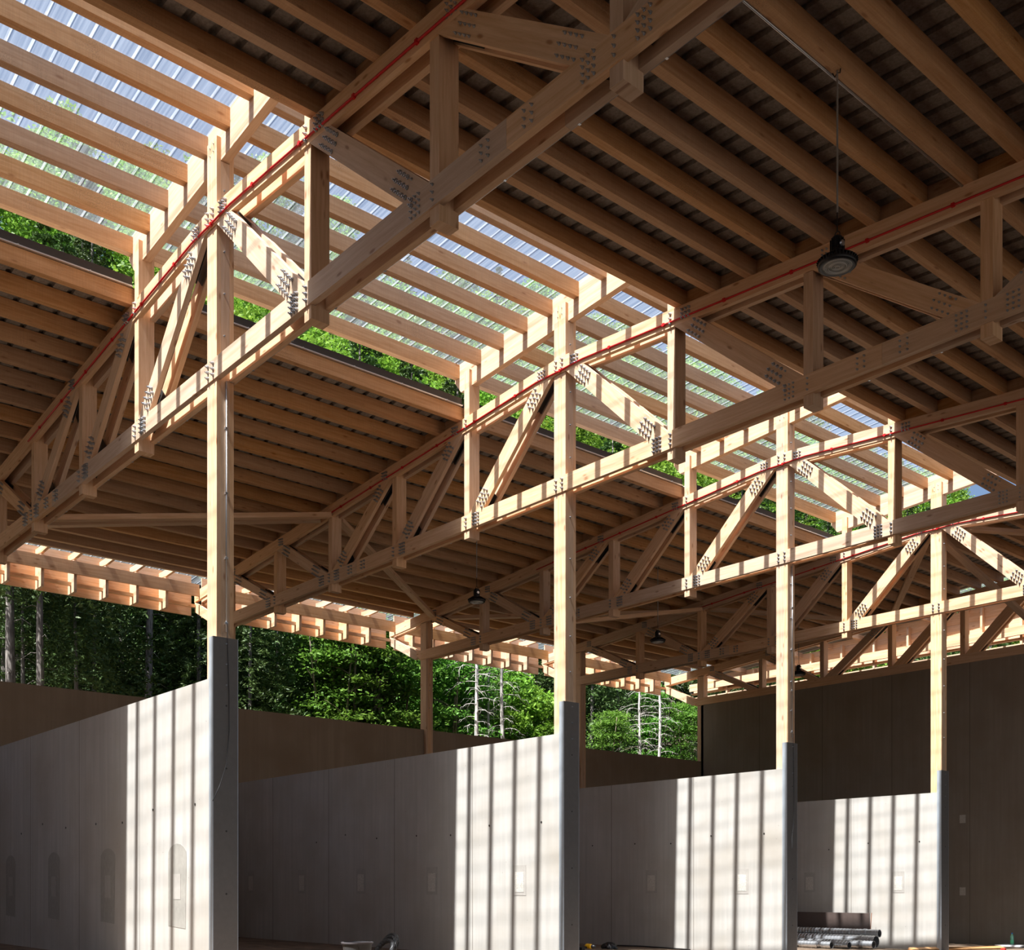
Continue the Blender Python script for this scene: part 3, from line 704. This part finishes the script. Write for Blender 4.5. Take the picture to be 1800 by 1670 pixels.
def dead_mesh(H, r):
    m = MB(); k = 10
    m.tube([(.05 * math.sin(i), .05 * math.cos(i * 1.3), -1 + (H + 1) * i / (k - 1)) for i in range(k)], [r * (1 - .75 * i / (k - 1)) for i in range(k)], 8)
    for i in range(64):
        z = H * (.20 + .78 * i / 64); a = i * 2.4 + rnd.uniform(-.3, .3); L = rnd.uniform(.6, 1.7) * (1.1 - .55 * i / 64); u = rnd.uniform(.05, .2); dr = rnd.uniform(.25, .6)
        P = [(math.cos(a + .1 * q) * L * q / 6, math.sin(a + .1 * q) * L * q / 6, z + u * math.sin(q / 6 * 2) - dr * L * (q / 6) ** 2.4) for q in range(7)]
        m.tube(P, [.013 - .0016 * q for q in range(7)], 5)
        for q in (2, 3, 4, 5):
            p = P[q]; b = a + (1.0 if q % 2 else -1.0); l2 = L * .28
            m.tube([p, (p[0] + math.cos(b) * l2 * .6, p[1] + math.sin(b) * l2 * .6, p[2] - .02), (p[0] + math.cos(b) * l2, p[1] + math.sin(b) * l2, p[2] - .30 * l2 - .1)], [.006, .004, .002], 4)
    return m.mesh('trunk', PALE, True)
FAR = {'broad': [(broad(15 + i, 4.3 + .4 * i, 6500, .21, LEAF, .12, 26), trunk_mesh(12, .22, BROWNB)) for i in range(3)],
       'spruce': [(spruce(17 + 2 * i, 3.0 + .3 * i, 6500, .22, .06), trunk_mesh(16, .20, BARK)) for i in range(2)]}
MID = {'broad': [(broad(15 + i, 4.3 + .4 * i, 17000, .125, LEAF, .10, 34), trunk_mesh(12, .22, BROWNB)) for i in range(2)],
       'spruce': [(spruce(18, 3.3, 15000, .15, .06), trunk_mesh(16, .20, BARK))]}
NEAR = {'spruce': [(spruce(20, 4.6, 17000, .17, .05), trunk_mesh(19, .20, BARK, .03, 10, 8)), (spruce(19, 4.2, 15000, .17, .22), trunk_mesh(18.5, .17, BARK, .04, 10, 14))],
        'bare': [(spruce(21, 3.0, 7000, .17, .55), trunk_mesh(20, .25, BARK, .05, 10, 22))],
        'maple': [(layered(9.5, 1.75, 11000, .085), stems_mesh(8.6, 4, BROWNB)), (layered(8.0, 1.55, 9000, .085), stems_mesh(7.2, 3, BROWNB))],
        'broad': [(broad(9, 3.2, 9000, .14, LEAF, .05, 26), trunk_mesh(7.5, .10, BROWNB, .1))],
        'dead': [(None, dead_mesh(13, .10)), (None, dead_mesh(12, .085))]}
def tree(kind, names, var, x, y, sc, rot, label, group, cat='tree', nm=None):
    cr, tr = names; t = empty(nm or 'forest_tree', (x, y, hill(x, y) if x < -16.5 else .4), label, cat, group)
    t.rotation_euler = (0, 0, rot); t.scale = (sc, sc, sc)
    for me, n_ in ((tr, 'trunk' if kind != 'maple' else 'stems'), (cr, 'crown')):
        if me is None: continue
        o = bpy.data.objects.new(n_, me); col.objects.link(o); o.parent = t
    return t
def at(u, x):
    l = (u - 900) / F; d = (CX - x) / (CZ - SX * l); return CY + d * (CZ * l + SX)
LB = {'spruce': ('dark green spruce close behind the back wall', 'near spruces behind the back wall', 'spruce_tree'),
      'bare': ('bare grey spruce trunk behind the back wall at far left', 'bare grey trunks at far left', 'spruce_tree'),
      'maple': ('bright green layered young maple behind the back wall', 'young maples behind the back wall', 'maple_tree'),
      'broad': ('leafy bright green bush behind the back wall', 'leafy bushes behind the back wall', 'leafy_bush'),
      'dead': ('pale dead tree with drooping branches behind the back wall', 'pale dead trees', 'dead_tree')}
near = [('bare', 20, -18.5, 1.1, 0), ('bare', 72, -17.6, .95, 1), ('bare', 40, -20, .6, 2), ('bare', 133, -17.8, .62, 3), ('bare', 262, -20.5, 1., 4), ('bare', 8, -21, .8, 4),
        ('spruce', -40, -22, 1., 0), ('spruce', 30, -25, 1.05, 1), ('spruce', 105, -24, 1., 2), ('spruce', 165, -20.5, .9, 3), ('spruce', 215, -23, 1.05, 5), ('spruce', 300, -23.5, 1., 4), ('spruce', 350, -20.5, .85, 1), ('spruce', 395, -24, 1, 1),
        ('spruce', 440, -19.2, .78, 5), ('spruce', 487, -20.2, .85, 2), ('spruce', 548, -21.5, .95, 1), ('spruce', 520, -25, 1.1, 1), ('spruce', 610, -25, 1.1, 0), ('spruce', 680, -25.5, 1.05, 3), ('spruce', 750, -24.5, 1.1, 1),
        ('maple', 588, -18.4, .98, 0), ('maple', 632, -18.8, 1.06, 1), ('maple', 690, -18.9, .97, 4), ('maple', 655, -20.5, 1.1, 2), ('maple', 792, -19.0, .92, 5), ('maple', 770, -21, 1.1, 2),
        ('spruce', 850, -25, 1.1, 2), ('spruce', 925, -22.5, .92, 1), ('spruce', 905, -27, 1.15, 0), ('broad', 935, -18.4, .68, 1), ('broad', 905, -19.5, .72, 3), ('spruce', 985, -24, 1, 5), 
        ('dead', 838, -16.9, 1., 0), ('dead', 884, -16.9, 1., 2), ('dead', 858, -18.6, .85, 3), ('dead', 1126, -18.2, .95, 1), ('dead', 1158, -17.6, .9, 4),
        ('spruce', 1040, -21.5, .95, 3), ('spruce', 1085, -24, 1.05, 1), ('spruce', 1150, -24.5, 1.1, 2), ('maple', 1075, -18.6, .70, 1), ('maple', 1205, -18.8, .78, 2), ('maple', 1140, -19.8, .66, 2), ('spruce', 1215, -22.5, 1., 4), ('spruce', 1275, -22, 1., 0), ('spruce', 1340, -24, 1.1, 0)]
near.sort(key=lambda q: (q[0], q[1])); kn = {}
for i, (kd, u, x, sc, rot) in enumerate(near):
    if kd in ('spruce', 'bare'): sc *= .64
    L_ = LB[kd]; V = NEAR[kd]; kn[kd] = kn.get(kd, -1) + 1
    tree(kd, V[i % len(V)], 0, x, at(u, x), sc, rot * 1.1, '%s, %s from left' % (L_[0], NUM[kn[kd]] if kn[kd] < 19 else '%dth' % (kn[kd] + 1)), L_[1], 'tree' if kd != 'broad' else 'bush', L_[2])
rows = [(-28, 4.2), (-33, 5), (-39, 5.5), (-46, 6.2), (-54, 7), (-63, 7.5), (-72, 8), (-82, 8.5), (-93, 9), (-104, 9)]
cnt = {'broad': 0, 'spruce': 0}
for x0, sp in rows:
    def yl(l): d = (CX - x0) / (CZ - SX * l); return CY + d * (CZ * l + SX)
    y = yl(-.52); y1 = min(yl(.50), 235)
    while y < y1:
        x = x0 + rnd.uniform(-2.6, 2.6); yy = y + rnd.uniform(-1.6, 1.6)
        patch = math.sin(x * .09 + yy * .06) + .5 * math.sin(yy * .17) + rnd.uniform(-.6, .6)
        kd = 'spruce' if patch > .75 or (x0 > -34 and rnd.random() < .45) else 'broad'
        V = (MID if x0 > -50 else FAR)[kd]; tree(kd, V[rnd.randrange(len(V))], 0, x, yy, rnd.uniform(.72, 1.08), rnd.uniform(0, 6), 'bright green broadleaf tree on the sunny hillside above the hall' if kd == 'broad' else 'dark pointed spruce among broadleaf trees on the hillside',
             'broadleaf trees on the hillside' if kd == 'broad' else 'spruces on the hillside', 'tree', 'broadleaf_tree' if kd == 'broad' else 'spruce_tree')
        cnt[kd] += 1; y += sp * (1 + .35 * (y > 120))
print('far trees', cnt)
# ------------------------------------------------------------------ things on the floor
def spot(u, vtop, h):
    """floor point where a thing of height h shows its top at pixel (u, vtop)"""
    l = (u - 900) / F; d = 20.
    for _ in range(30):
        y = CY + d * (CZ * l + SX); d = (FL(y) + h) * F / (HZ - vtop)
    return CX + d * (SX * l - CZ), CY + d * (CZ * l + SX)
def torus(m, c, R1, r, n=32, k=10, axis='z', tilt=0.):
    P = []
    for i in range(n + 1):
        a = 2 * math.pi * i / n; p = Vector((R1 * math.cos(a), R1 * math.sin(a), 0)) if axis == 'z' else Vector((R1 * math.cos(a), 0, R1 * math.sin(a)))
        p = Matrix.Rotation(tilt, 3, 'Z') @ p; P.append(Vector(c) + p)
    m.tube(P, r, k, cap=False)
# tub
x, y = spot(628, 1655.5, .30); z = FL(y)
t = empty('plastic_tub', (x, y, z), 'dark grey round tub standing in the shaded second bay by the hose', 'tub')
TUB = simple('grey_tub', (.045, .043, .042), .5, 0, .2)
m = MB(); m.lathe([(0, .0), (.20, 0), (.235, .27), (.225, .27), (.195, .015), (0, .015)], (x, y, z), 36); m.build('body', TUB, t, smooth=False)
m = MB(); m.lathe([(.225, .27), (.255, .272), (.258, .295), (.222, .298), (.225, .27)], (x, y, z), 36); m.build('rim', simple('tub_rim', (.09, .08, .085), .5), t)
m = MB(); m.tube([(x + .245 * math.cos(a), y + .245 * math.sin(a) * .4 - .15, z + .25 - .10 * math.sin(a)) for a in [i * math.pi / 10 for i in range(11)]], .005, 6); m.build('handle', BLACK, t)
# hose
x, y = spot(684, 1643, .46); z = FL(y)
t = empty('coiled_hose', (x, y, z), 'black ribbed hose coiled on the floor beside the grey tub', 'hose')
m = MB()
P = []
for i in range(150):
    a = i * .16; rr = .21 + .012 * math.sin(i * .05); q = min(1., i / 90.)
    P.append((x + rr * math.cos(a) * .9 + .12 * q, y - .02 - .16 * q + .10 * math.sin(a), z + .25 + (rr * math.sin(a)) * (1 - .25 * q) - .03 * q))
m.tube(P, [.030 + .004 * (i % 2) for i in range(150)], 10); m.build('hose', RUBBER, t)
m = MB(); m.lathe([(.036, 0), (.048, 0), (.048, .05), (.036, .05)], (P[-1][0], P[-1][1], P[-1][2] - .03), 16); m.build('coupling', simple('grey_rubber', (.09, .10, .11), .4), t)
# drill lying on the floor
x, y = spot(1036, 1658, .15); z = FL(y)
t = empty('cordless_drill', (x, y, z), 'yellow and black cordless drill lying at the foot of the third wall', 'drill')
YEL = simple('yellow_plastic', (.80, .43, .01), .35, 0, .05)
m = MB(); m.lathe([(0, -.11), (.045, -.10), (.055, -.06), (.055, .04), (.042, .08), (.0, .09)], (x, y, z + .085), 20, 'x'); m.build('motor_body', YEL, t, smooth=True)
m = MB(); m.lathe([(.042, .0), (.038, .05), (.020, .09), (0, .09)], (x + .085, y, z + .085), 16, 'x'); m.build('chuck', BLACK, t, smooth=True)
m = MB(); m.board((x - .04, y, z + .07), (x - .07, y - .15, z + .045), (1, 0, 0), .024, .022); m.build('grip', BLACK, t)
m = MB(); m.board((x - .12, y - .19, z + .035), (x + .02, y - .19, z + .035), (0, 1, 0), .045, .034); m.build('battery', BLACK, t)
x, y = spot(1062, 1657, .14); z = FL(y)
m = MB(); n_ = 26; rows_ = []
for j in range(9):
    ph = j / 8 * math.pi / 2; k = len(m.v); rows_.append(k)
    for i in range(n_):
        a = 2 * math.pi * i / n_; rr = math.cos(ph) * (.19 + .03 * math.sin(5 * a + j) + .02 * math.sin(9 * a)); m.v.append((x + rr * math.cos(a), y + .16 + rr * .7 * math.sin(a), z + .15 * math.sin(ph) + .012 * math.sin(7 * a + 2 * j) * math.cos(ph)))
for j in range(8):
    for i in range(n_):
        a, b = rows_[j] + i, rows_[j] + (i + 1) % n_; m.f.append((a, b, b + n_, a + n_)); m.uv += [(0, 0)] * 4; m.mi.append(0)
tag(m.build('plastic_sack', simple('black_foil', (.02, .02, .022), .22, 0, .3), smooth=True), 'crumpled black plastic sack beside the yellow drill', 'sack')
P = [spot(1085 + 14 * i, 1661.2 + .45 * i, .03) for i in range(13)]
m = MB(); m.tube([(p[0], min(p[1], 2 * S - .12), FL(p[1]) + .02) for p in P], .017, 8); tag(m.build('floor_cable', RUBBER, smooth=True), 'black cable running along the foot of the third dividing wall', 'cable')
# spiral ducts
def duct(xe, y, z, r, L, rib, label):
    t = empty('spiral_duct', (xe - L / 2, y, z - r), label, 'duct', None)
    prof = []; n = int(L / rib)
    for i in range(n + 1):
        prof += [(r, -L + i * rib), (r, -L + i * rib + rib * .72), (r + .005, -L + i * rib + rib * .8), (r + .005, -L + i * rib + rib * .92)]
    prof = [(a, min(0, b)) for a, b in prof] + [(r - .006, 0), (r - .006, -.5), (0, -.5)]
    m = MB(); m.lathe(prof, (xe, y, z), 22, 'x'); tb_ = m.build('tube', GALV, t)
    m = MB(); m.lathe([(r + .007, -.42), (r + .012, -.42), (r + .012, -.36), (r + .007, -.36)], (xe, y, z), 22, 'x'); m.build('coupling_ring', GALV, tb_)
    return t
for j, (ue, v, Y, r, lab) in enumerate(((1546, 1641, 18.05, .095, 'topmost shiny spiral duct of the pile in front of the fourth wall'), (1540, 1655.5, 17.75, .145, 'thickest shiny spiral duct, second from the top of the pile'),
        (1536, 1661, 17.35, .09, 'shiny duct in front of the thickest duct in the pile'), (1493, 1671, 16.95, .085, 'short shiny duct ending lowest at the front of the pile'), (1462, 1672, 16.6, .085, 'frontmost shiny duct of the pile, mostly cut off'))):
    l = (ue - 900) / F; d = (Y - CY) / (CZ * l + SX); xe = CX + d * (SX * l - CZ); z = max((HZ - v) / F * d, FL(Y) + r + .006)
    duct(xe, Y, z, r, 4.2, .09, lab)
m = MB(); 
for yy in (16.9, 17.5, 18.1): pass
m.box(-5.2, -5.1, 16.3, 18.25, FL(17.3) - .01, FL(17.3) + .06, 'y'); tag(m.build('timber_batten', ROUGH), 'timber batten under the left ends of the spiral ducts', 'batten')
l = (1529 - 900) / F; Y = 18.42; d = (Y - CY) / (CZ * l + SX); xe = CX + d * (SX * l - CZ); zt = (HZ - 1605) / F * d
t = empty('wall_panel', (xe - 1.6, Y, FL(Y)), 'dark brown board leaning against the fourth wall behind the ducts', 'board')
m = MB(); m.board((xe - 3.2, Y + .03, (zt + FL(Y)) / 2), (xe, Y + .03, (zt + FL(Y)) / 2), (0, 1, .12), .009, (zt - FL(Y)) / 2); m.build('face', simple('brown_board', (.115, .085, .075), .28, 0, .15), t)
m = MB(); m.board((xe + .0005, Y + .03 - .05, FL(Y) + .01), (xe + .0005, Y + .03 + .05, zt), (0, 1, .12), .010, .004); m.build('edge', simple('rusty_edge', (.42, .16, .08), .6, 0, .2), t)
# bottle on a white slab by the end wall
x, y = -.92, 24.25; l = (1779 - 900) / F; d = (y - CY) / (CZ * l + SX); x = CX + d * (SX * l - CZ); z = FL(y) + .05
m = MB(); m.box(x - .35, x + 1.6, y - .3, y + .3, FL(y) - .01, z, 'x'); tag(m.build('foam_slab', simple('white_foam', (.75, .75, .76), .7, 0, .05)), 'white foam slab lying on the floor under the water bottle', 'slab')
t = empty('water_bottle', (x, y, z), 'clear green water bottle with blue cap before the end wall', 'bottle')
tb = NT('green_pet'); tr = tb.add('BsdfTransparent', {0: (.55, .9, .75, 1)}); pb = tb.add('BsdfPrincipled', {'Base Color': (.35, .75, .6, 1), 'Roughness': .12}); mx = tb.add('MixShader', {0: .55}); tb.link(tr.outputs[0], mx.inputs[1]); tb.link(pb.outputs[0], mx.inputs[2]); tb.link(mx.outputs[0], tb.out.inputs[0])
m = MB(); m.lathe([(0, 0), (.045, 0), (.048, .02), (.046, .05), (.047, .15), (.040, .17), (.047, .19), (.046, .23), (.030, .27), (.015, .30), (.015, .315)], (x, y, z), 24); m.build('body', tb.m, t, smooth=True)
m = MB(); m.lathe([(.0485, .035), (.0485, .13)], (x, y, z), 24); m.build('label', simple('green_label', (.12, .62, .30), .5), t)
m = MB(); m.lathe([(.019, .305), (.019, .335), (0, .335)], (x, y, z), 16); m.build('cap', simple('blue_cap', (.02, .22, .65), .4), t)
m = MB(); p0 = spot(1600, 1667.5, .06); p1 = spot(1762, 1664.5, .06)
m.board((p0[0], p0[1], FL(p0[1]) + .035), (p1[0], p1[1], FL(p1[1]) + .035), (0, 1, 0), .06, .03); tag(m.build('timber_plank', ROUGH), 'pale timber plank on the floor right of the fourth column', 'plank')
x, y = spot(1764, 1666, .09)
m = MB(); m.box(x - .05, x + .05, y - .04, y + .04, FL(y), FL(y) + .08, 'x'); tag(m.build('red_box', simple('red_plastic', (.75, .05, .04), .4)), 'small red box on the floor in front of the water bottle', 'box')
